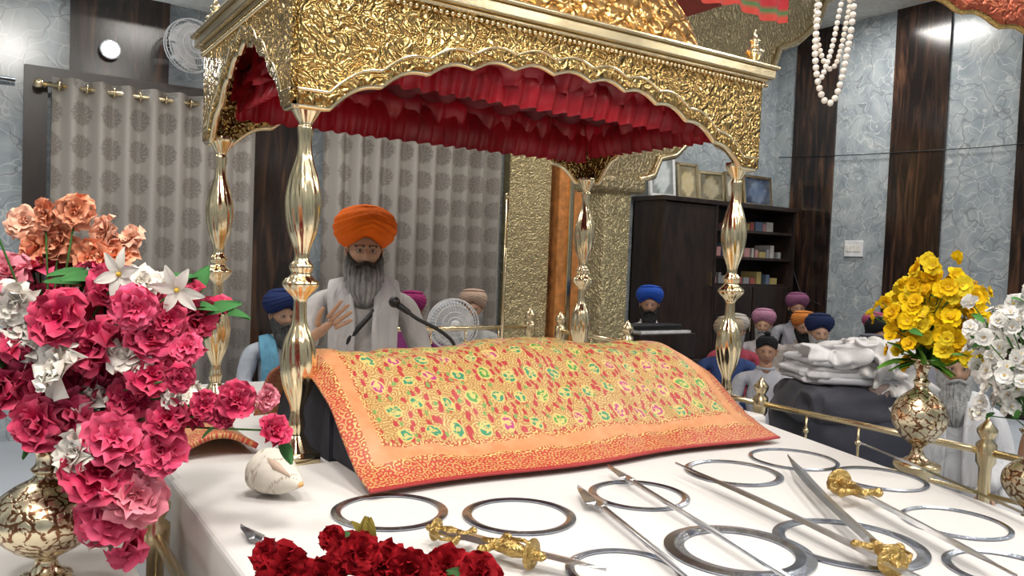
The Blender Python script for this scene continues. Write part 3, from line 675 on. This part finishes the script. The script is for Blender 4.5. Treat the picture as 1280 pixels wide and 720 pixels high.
for k in range(44):
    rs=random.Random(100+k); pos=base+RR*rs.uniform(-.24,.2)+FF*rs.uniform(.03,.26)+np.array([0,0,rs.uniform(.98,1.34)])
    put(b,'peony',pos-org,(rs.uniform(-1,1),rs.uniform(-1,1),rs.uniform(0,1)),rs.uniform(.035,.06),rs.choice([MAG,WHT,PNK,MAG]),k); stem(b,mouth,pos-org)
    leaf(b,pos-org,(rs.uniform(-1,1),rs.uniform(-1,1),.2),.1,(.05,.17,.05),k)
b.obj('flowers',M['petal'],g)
def pedestal(name,x,y,z):
    MB().add(*lathed(smoothprof([(.09,0),(.09,.03),(.04,.07),(.03,.2),(.045,.3),(.03,.4),(.03,z-.08),(.07,z-.03),(.08,z-.015),(.08,z)],2),24,c=(x,y,0))).obj(name,M['brassd'])
pedestal('brass_pedestal',2.86,1.60,.72)
g=vase('brass_flower_vase',(2.86,1.60,.723),.38,.19,M['engr'])
def cluster(b,n,nb,ax,zr,kind,R_,cols,sd,shape,mo,jit=.038):
    br=[]
    for q in range(nb):
        rs=random.Random(sd*3+q); z=zr[0]+(zr[1]-zr[0])*((q+.5)/nb); w=shape(z); th=q*2.399+rs.uniform(-.3,.3); rad=rs.uniform(.55,1)
        br.append((w*rad*math.cos(th)+ax(z),w*.8*rad*math.sin(th),z+rs.uniform(-.02,.02),th))
    for k in range(n):
        rs=random.Random(sd+k); a0,d0,z0,th=br[k%nb]
        pos=RR*(a0+rs.gauss(0,jit))+FF*(d0+rs.gauss(0,jit))+np.array([0,0,z0+rs.gauss(0,jit)])
        nr=Vector(tuple(FF*math.sin(th)+RR*math.cos(th)-FF*.4))+Vector((rs.uniform(-.6,.6),rs.uniform(-.6,.6),rs.uniform(-.3,1)))
        put(b,kind,pos,nr,R_*rs.uniform(.75,1.3),rs.choice(cols),sd+k)
        if k%3==0: stem(b,(0,0,mo),pos,.002)
        if k%8==0: leaf(b,pos-np.array([0,0,.03]),(rs.uniform(-1,1),rs.uniform(-1,1),rs.uniform(-.3,.6)),.06,(.07,.22,.05),k)
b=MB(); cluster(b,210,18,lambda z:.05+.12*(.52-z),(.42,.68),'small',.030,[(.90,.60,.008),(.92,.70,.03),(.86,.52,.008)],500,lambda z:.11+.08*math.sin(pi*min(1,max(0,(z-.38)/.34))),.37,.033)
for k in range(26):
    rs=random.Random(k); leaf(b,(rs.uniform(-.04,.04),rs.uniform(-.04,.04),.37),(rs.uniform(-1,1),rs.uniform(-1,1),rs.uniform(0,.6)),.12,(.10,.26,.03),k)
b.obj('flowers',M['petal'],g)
pedestal('brass_pedestal',2.82,1.20,.62)
g=vase('brass_flower_vase',(2.82,1.20,.623),.30,.17,M['engr'])
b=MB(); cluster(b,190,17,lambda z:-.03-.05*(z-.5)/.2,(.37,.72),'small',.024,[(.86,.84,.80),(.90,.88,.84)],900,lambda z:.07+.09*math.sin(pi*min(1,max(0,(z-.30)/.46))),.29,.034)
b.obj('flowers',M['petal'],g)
g=vase('brass_flower_vase',(.58,1.12,.752),.10,.07,M['engr']); b=MB(); org=np.array([.58,1.12,.752])
for k,(a,z,r) in enumerate(((-15,93,4.2),(-9,92,3.4),(-6,96,2.8),(-3,97.5,3.),(0,95,3.6),(4,94.5,3.2),(9,93,3.8),(14.5,94,3.4),(-12,91,3.5),(5,91,4),(-17,91,3.2),(0,90,4),(-9,97,2.),(11,90,3.5),(-19,94,2.4))):
    rs=random.Random(k+40); pos=np.array([.51,1.10,0])+RR*a/100+FF*rs.uniform(-.03,.05)+np.array([0,0,z/100-.012])
    put(b,'peony',pos-org,(rs.uniform(-.7,.7)-.3,-.6,rs.uniform(.1,1.2)),r/100,(.30,.003,.009),k+60); stem(b,(0,0,.1),pos-org)
    if k%2: leaf(b,pos-org-np.array([0,0,.008]),(rs.uniform(-1,1),rs.uniform(-1,1),rs.uniform(.0,.6)),.05,(.04,.09,.03),k)
for k in range(7):
    rs=random.Random(k+9); p=np.array([-.09+.02*rs.random(),.03*k/6,.200]); leaf(b,p,(rs.uniform(-.5,.5),rs.uniform(-.5,.2),1),.045,(.20,.15,.03),k)
b.obj('flowers',M['petal'],g)
# ------------------------------------------------------------ pearl garland
b=MB()
def strand(b,pts,r):
    pts=smoothprof(pts,30); last=Vector(pts[0]); b.add(*sphd(last,r,10,7))
    for p in pts[1:]:
        p=Vector(p)
        if (p-last).length>=r*1.9: b.add(*sphd(p,r,10,7)); last=p
O=Vector((2.27,1.62,0)); RRv=Vector(RR)
def gp(a,z,dd=0): return tuple(O+RRv*a+Vector((0,0,z))+Vector(FF)*dd)
strand(b,[gp(-.03,2.75),gp(-.055,2.3),gp(-.06,2.1),gp(-.03,1.97),gp(.01,1.965),gp(.04,2.1),gp(.055,2.3),gp(.04,2.75)],.0105)
strand(b,[gp(-.02,2.75,.02),gp(-.05,2.35,.02),gp(-.055,2.2,.02),gp(-.02,2.08,.02),gp(.015,2.08,.02),gp(.04,2.2,.02),gp(.05,2.35,.02),gp(.02,2.75,.02)],.0085)
strand(b,[gp(0,2.75,-.02),gp(.02,2.4,-.02),gp(.0,2.22,-.02),gp(-.02,2.10,-.02),gp(-.045,2.02,-.02)],.0085)
b.add(*tubed([gp(0,2.74),gp(0,4.2)],.003,5))
b.obj('pearl_garland',M['pearl'])
M['arch']=gold_emb('painted_arch',(.66,.24,.09),(.36,.08,.04),26,.6,.35,.01,metal=.6)
v=[];N=60
for i in range(N+1):
    t=i/N; x=2.02+.75*t; y=1.31-.50*t
    zb=2.19-.21*min(1,t*1.35)**1.1+.018*abs(math.sin(t*26))
    v+=[(x,y,zb),(x,y,zb+.02),(x,y,2.5)]
f=[(3*i,3*i+3,3*i+4,3*i+1) for i in range(N)]+[(3*i+1,3*i+4,3*i+5,3*i+2) for i in range(N)]
g=group('carved_hanging_arch'); o=MB().add(v,f).obj('arch',M['arch'],g); mm=o.modifiers.new('s','SOLIDIFY'); mm.thickness=.04; mm.offset=0
MB().add(*tubed([v[3*i] for i in range(N+1)],.010)).obj('edge',M['gilt'],g)
for t in (0.05,.95):
    x=2.02+.75*t; y=1.31-.50*t; MB().add(*tubed([(x,y,2.5),(x,y,4.2)],.008)).obj('rod',M['brassd'],g)
# ------------------------------------------------------------ people
def skinobj(name,verts,edges,radii,mat,parent,roots=(0,),sub=1,colr=(1,1,1)):
    me=bpy.data.meshes.new(name); me.from_pydata(verts,edges,[]); me.materials.append(mat)
    o=link(bpy.data.objects.new(name,me),parent)
    md=o.modifiers.new('skin','SKIN'); md.use_smooth_shade=True
    if not me.skin_vertices:
        bpy.context.view_layer.objects.active=o; bpy.ops.mesh.customdata_skin_add()
    sv=me.skin_vertices[0].data
    for i,r in enumerate(radii): sv[i].radius=r if isinstance(r,tuple) else (r,r); sv[i].use_root=(i in roots)
    s=o.modifiers.new('sub','SUBSURF'); s.levels=sub; s.render_levels=sub
    return o
SK={}
def skinmat(c):
    if c not in SK: SK[c]=simple('skin_tone_%d'%len(SK),c,.5,0,.1,90,.12)
    return SK[c]
def hand(parent,pos,direc,palmn,side,curl,skin,s=1.,nm='hand'):
    y=Vector(direc).normalized(); z=Vector(palmn); z=(z-y*z.dot(y)).normalized(); x=y.cross(z)*side
    def T(p): return tuple(Vector(pos)+(x*p[0]+y*p[1]+z*p[2])*s)
    V=[(0,-.03,0),(0,.015,0),(.0,.05,0),(.0,.085,0)];E=[(0,1),(1,2),(2,3)];Rr=[(.022,.024),(.026,.022),(.034,.015),(.036,.013)];roots=[1]
    for (bx,l,sp) in ((-.029,.062,-.20),(-.010,.076,-.06),(.010,.082,.06),(.029,.074,.20)):
        i0=len(V); ang=0; p=Vector((bx*.8,.07,0)); V.append(tuple(p)); 
        for q,fr in enumerate((.35,.42,.32,.26)):
            ang+=curl*(.35 if q==0 else 1); dv=Vector((math.sin(sp)*math.cos(ang),math.cos(ang)*math.cos(sp),math.sin(ang)))
            p=p+dv*l*fr; V.append(tuple(p)); E.append((len(V)-2,len(V)-1))
        Rr+=[.009,.0092,.0085,.008,.0065]; roots.append(i0)
    i0=len(V); V+=[(.020,.02,0),(.042,.045,.006),(.056,.07,.012),(.062,.095,.018)]; E+=[(i0,i0+1),(i0+1,i0+2),(i0+2,i0+3)]; Rr+=[.014,.012,.010,.0075]; roots.append(i0)
    Rr=[tuple(t*s for t in r) if isinstance(r,tuple) else r*s for r in Rr]
    return skinobj(nm,[T(v) for v in V],E,Rr,skin,parent,roots)
def make_head(parent,hp,skc,hz=0,pitch=0,turb=(.9,.2,.02),beardc=(.02,.02,.02),beardl=.2,tscale=1.,res=48,boy=False,tmat=None,greytip=0,bw=1.):
    h=bpy.data.objects.new('head',None); h.location=hp; h.rotation_euler=(pitch,0,hz); link(h,parent)
    NU=res*2;NV=res; v=[];cl=[]
    for j in range(NV+1):
        th=pi*j/NV
        for i in range(NU):
            a=2*pi*i/NU; x=.076*math.sin(th)*math.cos(a); y=.095*math.sin(th)*math.sin(a); z=.118*math.cos(th)
            if z<0:
                k=(-z/.118); x*=1-.30*k**1.4; 
                if y>0: y*=1-.35*k
                else: y*=1-.10*k
            fr=max(0,-y/.095)
            if y<0:
                g_=lambda cx,cz,sx,sz: math.exp(-((x-cx)/sx)**2-((z-cz)/sz)**2)
                nz=max(0,min(1,(.022-z)/.055)) if z>-.036 else max(0,1-(-.036-z)/.010)
                y-=.026*nz*math.exp(-(x/(.010+.008*nz))**2)*fr
                y+=.010*(g_(.031,.010,.017,.013)+g_(-.031,.010,.017,.013))*fr
                y-=.006*(g_(.030,.032,.024,.008)+g_(-.030,.032,.024,.008))*fr
                y-=.006*(g_(.045,-.025,.02,.02)+g_(-.045,-.025,.02,.02))*fr
                y-=.008*g_(0,-.062,.024,.006)*fr; y-=.007*g_(0,-.073,.020,.006)*fr; y+=.004*g_(0,-.0675,.024,.003)*fr
                y-=.008*g_(0,-.100,.02,.015)
            v.append((x,y,z)); c=skc
            if y<-.03:
                if abs(z+.067)<.011 and abs(x)<.025: c=(skc[0]*.8,skc[1]*.45,skc[2]*.45)
                if abs(z-(.034-.12*abs(abs(x)-.03)))<.004 and .010<abs(x)<.054: c=(.03,.02,.015)
                if abs(z-.010)<.010 and .014<abs(x)<.048: c=tuple(t*.7 for t in skc)
            cl.append(c)
    f=[(j*NU+i,(j+1)*NU+i,(j+1)*NU+(i+1)%NU,j*NU+(i+1)%NU) for j in range(NV) for i in range(NU)]
    b=MB(); b.add(v,f,cl)
    for s in (-1,1): 
        b.add(*sphd((s*.031,-.0725,.010),(.0135,.0115,.0085),14,10),(.62,.58,.54)); b.add(*sphd((s*.031,-.0815,.010),(.0058,.004,.0058),10,8),(.02,.012,.01))
        b.add(*tubed([(s*(.016),-.0835,.014),(s*.024,-.0865,.0205),(s*.038,-.0845,.0205),(s*.048,-.076,.012)],[.002,.0032,.0032,.002],6),tuple(t*.75 for t in skc))
        e=[(s*.077,.0,.018),(s*.086,.012,.026),(s*.090,.022,.014),(s*.086,.018,-.008),(s*.079,.004,-.026)]; b.add(*tubed(smoothprof(e,4),.006,8),skc); b.add(*sphd((s*.078,.010,.0),(.006,.014,.024),10,8),tuple(t*.8 for t in skc))
    b.add(*tubed([(0,.0,-.06),(0,.01,-.20)],[.052,.058],18),skc)
    b.obj('face',M['skin'],h)
    NU2=96; v=[];pf=smoothprof([(.080,0),(.100,.04),(.128,.16),(.146,.36),(.148,.52),(.136,.70),(.105,.86),(.055,.96),(.001,1.0)],6)
    if boy: pf=smoothprof([(.080,0),(.088,.1),(.092,.3),(.090,.6),(.06,.88),(.03,.97),(.001,1.0)],6)
    for (r,t) in pf:
        for i in range(NU2):
            a=2*pi*i/NU2; ca,sa=math.cos(a),math.sin(a); front=max(0,-sa)
            zr=.052+.022*front**6-.037*(1-front)*.8-.02*max(0,sa); zt=(.235 if not boy else .15)
            rr=max(.084,r*tscale) if r>.1 else r
            ph=(t*6.5+1.6*abs(ca)*(1-t*.6)+ (0 if ca>0 else .45)); rid=(ph%1.0)
            rr=rr+ (0 if boy else .009*math.sin(pi*t)**.5*(rid**.6 if rid<.85 else (1-rid)/.15))
            ya=1.08 if r<.1 else 1.02
            v.append((rr*ca,rr*sa*ya*(1.12 if r<.085 else 1.0)+.008,zr+(zt*tscale-zr)*t))
    n=len(pf); f=[(k*NU2+i,k*NU2+(i+1)%NU2,(k+1)*NU2+(i+1)%NU2,(k+1)*NU2+i) for k in range(n-1) for i in range(NU2)]
    tm=tmat or simple('turban_cloth',turb,.85,0,.25,50,.1,0,spec=.25)
    MB().add(v,f).obj('turban',tm,h)
    if boy: MB().add(*sphd((0,-.02,.165),(.028,.028,.022))).obj('top_knot',tm,h)
    if beardl>0:
        NB=100; v=[];cl=[]; lv=smoothprof([(.0,.078,.092,0),(.12,.082,.097,0),(.30,.080+.010*(bw-1)*3,.099,-.004),(.48,.076*(.4+.6*bw),.086,-.020),(.65,.070*bw,.066,-.044),(.82,.058*bw,.048,-.060),(.94,.038*bw,.030,-.068),(1.,.006,.006,-.072)],6)
        for (t,rx,ry,cy) in lv:
            for i in range(NB+1):
                a=-pi*1.08*i/NB+.04*pi
                ca,sa=math.cos(a),math.sin(a); fr=max(0,-sa)
                ztop=.005-.066*fr**1.2 if fr>0 else .005; ztop=-.052 if fr>.93 else ztop
                zb=-(.115+beardl)*(1-.10*abs(math.sin(a*5)))
                n_=1+.03*math.sin(a*29+t*5)+.08*noise.noise(Vector((ca*7,t*4,sa*7)))+.05*noise.noise(Vector((ca*22,t*6,sa*22)))
                v.append((rx*ca*n_,cy+ry*sa*n_,ztop+(zb-ztop)*t)); gg=greytip*max(0,min(1,(t-.05)*2.4+.1))*(.75+.25*math.sin(a*21)); cl.append(tuple(c+(.52-c)*gg for c in beardc))
        o=MB().add(v,gridf(NB+1,len(lv)),cl).obj('beard',M['beard'],h); mm=o.modifiers.new('s','SOLIDIFY'); mm.thickness=.006; mm.offset=0
        b=MB()
        for s in (-1,1): b.add(*tubed(smoothprof([(0,-.106,-.046),(s*.016,-.110,-.050),(s*.034,-.102,-.058),(s*.050,-.088,-.072)],3),[.006]+[.008]*3+[.0085]*3+[.006]*2+[.002],8),beardc)
        b.obj('moustache',M['beard'],h)
    return h
BODYV=[(0,0,.13),(0,-.005,.26),(0,0,.40),(0,.01,.52),(0,.01,.60),(0,.005,.66)]
BODYR=[(.175,.13),(.165,.125),(.175,.125),(.165,.105),(.085,.075),(.055,.055)]
def person(name,loc,rz,s,cl,turb,beardc=(.015,.013,.012),beardl=.12,skc=(.33,.17,.10),ts=1.,boy=False,hz=0,arms=None,res=28,shawl=None,pitch=0,greytip=0,hands=None,bw=1.):
    g=group(name,loc,rz,s); km=cloth('kurta_cloth',cl)
    wr=arms or {-1:((-.27,-.06,.30),(-.14,-.30,.20)),1:((.27,-.06,.30),(.14,-.30,.20))}
    V=list(BODYV);Rr=list(BODYR);E=[(0,1),(1,2),(2,3),(3,4),(4,5)]
    for sd in (-1,1):
        i=len(V); el,w=wr[sd]; V+=[(sd*.12,.01,.545),(sd*.205,.01,.53),tuple((Vector((sd*.215,.01,.50))+Vector(el))/2),el,tuple((Vector(el)+Vector(w))/2),w]
        Rr+=[(.085,.08),(.075,.07),.066,.058,.054,.046]; E+=[(3,i),(i,i+1),(i+1,i+2),(i+2,i+3),(i+3,i+4),(i+4,i+5)]
        i=len(V); V+=[(sd*.11,-.04,.12),(sd*.25,-.18,.12),(sd*.36,-.30,.10),(sd*.20,-.38,.08),(sd*.02,-.40 if sd>0 else -.34,.07)]
        Rr+=[.11,.10,.085,.07,.055]; E+=[(0,i),(i,i+1),(i+1,i+2),(i+2,i+3),(i+3,i+4)]
    o=skinobj('body',V,E,Rr,km,g,(0,),2)
    sm=skinmat(skc)
    for sd in (-1,1):
        el,w=wr[sd]; dr=(Vector(w)-Vector(el)).normalized()
        if hands and sd in hands: hd,pn,cu,si,hs=hands[sd]; hand(g,Vector(w)+Vector(hd).normalized()*.03,hd,pn,si,cu,sm,hs,'hand_'+('right' if sd<0 else 'left'))
        else: hand(g,Vector(w)+dr*.04,dr+Vector((0,-.3,-.2)),(0,-.3,-1),sd,.35,sm,1.,'hand_'+('right' if sd<0 else 'left'))
    make_head(g,(0,-.02,.775),skc,hz,pitch,turb,beardc,beardl,ts,res,boy,None,greytip,bw)
    MB().add(*tubed([(.068*math.cos(a),.005+.064*math.sin(a),.635) for a in np.linspace(0,2*pi,28,endpoint=False)],.014,8,True)).obj('collar',km,g)
    if shawl:
        for side in (-1,1):
            st=smoothprof([(side*.07,.09,.62),(side*.10,.0,.655),(side*.11,-.09,.60),(side*.10,-.145,.45),(side*.10,-.15,.28),(side*.11,-.16,.16)],5); v=[]
            for (x,y,z) in st:
                for i in range(9): q=(i/8-.5)*.12; v.append((x+side*q,y-.012-.006*math.sin(i*2.4),z-abs(q)*.25*(1 if z>.5 else 0)))
            o=MB().add(v,gridf(9,len(st))).obj('shawl_'+('l' if side<0 else 'r'),cloth('shawl_cloth',shawl),g); mm=o.modifiers.new('s','SOLIDIFY'); mm.thickness=.008
    return g
gr=person('seated_preacher',(1.60,3.80,.602),math.radians(-20),1.04,(.60,.58,.57),(.85,.15,.008),(.05,.043,.038),.15,(.58,.34,.22),1.0,arms={-1:((-.30,-.20,.33),(-.235,-.44,.40)),1:((.30,-.04,.28),(.22,-.26,.22))},res=64,greytip=1.,hz=.05,
   hands={-1:((.72,-.25,.62),(.0,-1,.15),.10,-1,1.12)},shawl=(.62,.61,.62),bw=1.28)
MB().add(*tubed(smoothprof([(.13,-.03,.62),(.06,-.13,.52),(-.04,-.155,.40),(-.13,-.14,.28)],4),.012,8)).obj('black_strap',M['black'],gr)
PL=[
 (1.83,5.85,.12,1.02,-.1,(.50,.54,.62),(.02,.035,.12),(.10,.10,.10),.12,.9,0,(.14,.36,.52)),
 (5.27,5.62,.24,1.0,-.7,(.60,.60,.63),(.02,.08,.42),(.03,.03,.03),.08,.85,0,None),
 (6.53,5.30,.12,.92,-.9,(.45,.42,.45),(.42,.20,.30),(.3,.3,.3),.1,.85,0,None),
 (7.24,5.45,.26,.94,-.9,(.3,.3,.34),(.22,.08,.16),(.02,.02,.02),.08,.85,0,None),
 (5.06,4.45,.12,.92,-.8,(.04,.07,.20),(.42,.34,.24),(.03,.03,.03),.08,.85,0,None),
 (6.55,4.85,.14,.92,-.9,(.4,.36,.34),(.62,.22,.05),(.02,.02,.02),.06,.8,0,None),
 (6.10,4.35,.12,.95,-.9,(.52,.52,.54),(.015,.025,.08),(.4,.4,.4),.1,.85,0,None),
 (6.48,4.02,.12,.94,-1.,(.36,.32,.30),(.012,.012,.014),(.02,.02,.02),.06,.85,0,None),
 (6.95,3.85,.12,.98,-1.,(.28,.28,.32),(.50,.17,.05),(.3,.3,.3),.1,.85,0,None),
 (4.89,3.93,.12,.86,-.8,(.38,.38,.42),(.012,.012,.015),(.02,.02,.02),0,1.,1,None),
 (4.50,2.34,.12,1.0,-.95,(.60,.60,.63),(.04,.04,.06),(.45,.45,.45),.20,.85,0,(.58,.58,.6)),
 (5.12,1.98,.12,.85,-1.0,(.30,.16,.10),(.08,.10,.24),(.02,.02,.02),.06,.85,0,None),
 (3.46,5.85,.20,.98,-.4,(.4,.4,.4),(.50,.36,.28),(.3,.3,.3),.1,.80,0,None),
 (2.86,5.80,.20,.96,-.4,(.22,.04,.16),(.30,.03,.14),(.02,.02,.02),.05,.80,0,None),
 (5.72,4.95,.12,.90,-.8,(.36,.06,.09),(.45,.42,.38),(.3,.3,.3),.1,.85,0,None),
 (7.35,4.62,.12,.94,-1.,(.42,.12,.18),(.45,.10,.20),(.02,.02,.02),.06,.82,0,None),
 (5.62,3.55,.12,.86,-1.,(.46,.42,.44),(.10,.10,.13),(.3,.3,.3),.08,.82,0,None),
]
for k,(x,y,z,s,yw,c,t,bc,bl,ts,boy,sh) in enumerate(PL):
    person('seated_worshipper',(x,y,z),yw,s,c,t,bc,bl,((.36,.19,.12) if k%2 else (.45,.26,.17)),ts,bool(boy),hz=random.uniform(-.2,.35),shawl=sh)
for k,(x,y,z) in enumerate(((1.83,5.70,.118),(5.27,5.5,.238),(7.24,5.3,.258),(3.46,5.75,.198),(2.80,5.7,.198))):
    z0=.118 if k in(1,2) else 0
    box('floor_cushion',(x-.30,x+.30,y-.38,y+.38,z0,z),cloth('cushion_cloth',(.15,.15,.18)),None,.03)
box('floor_mattress',(3.99,7.98,1.6,5.95,0,.117),M['floor'],None,.03)
# ------------------------------------------------------------ lights
def area(name,loc,size,power,rot=(0,0,0),c=(1,.98,.95)):
    l=bpy.data.lights.new(name,'AREA'); l.energy=power; l.size=size; l.color=c
    o=link(bpy.data.objects.new(name,l)); o.location=loc; o.rotation_euler=rot; return o
k=0
for x in (-1.,1.6,4.4,7.):
    for y in (-1.6,1.4,4.9):
        k+=1; area('ceiling_light_%d'%k,(x,y,4.15),.6,48,c=(1,.965,.90))
area('ceiling_light_front',(.2,.4,3.9),.5,60,(.75,.0,-.4),(1,.95,.88))  # added fill light, aimed from the front to brighten the preacher
w=bpy.data.worlds.new('world'); sc.world=w; w.use_nodes=True; w.node_tree.nodes['Background'].inputs[0].default_value=(.5,.55,.6,1); w.node_tree.nodes['Background'].inputs[1].default_value=.4
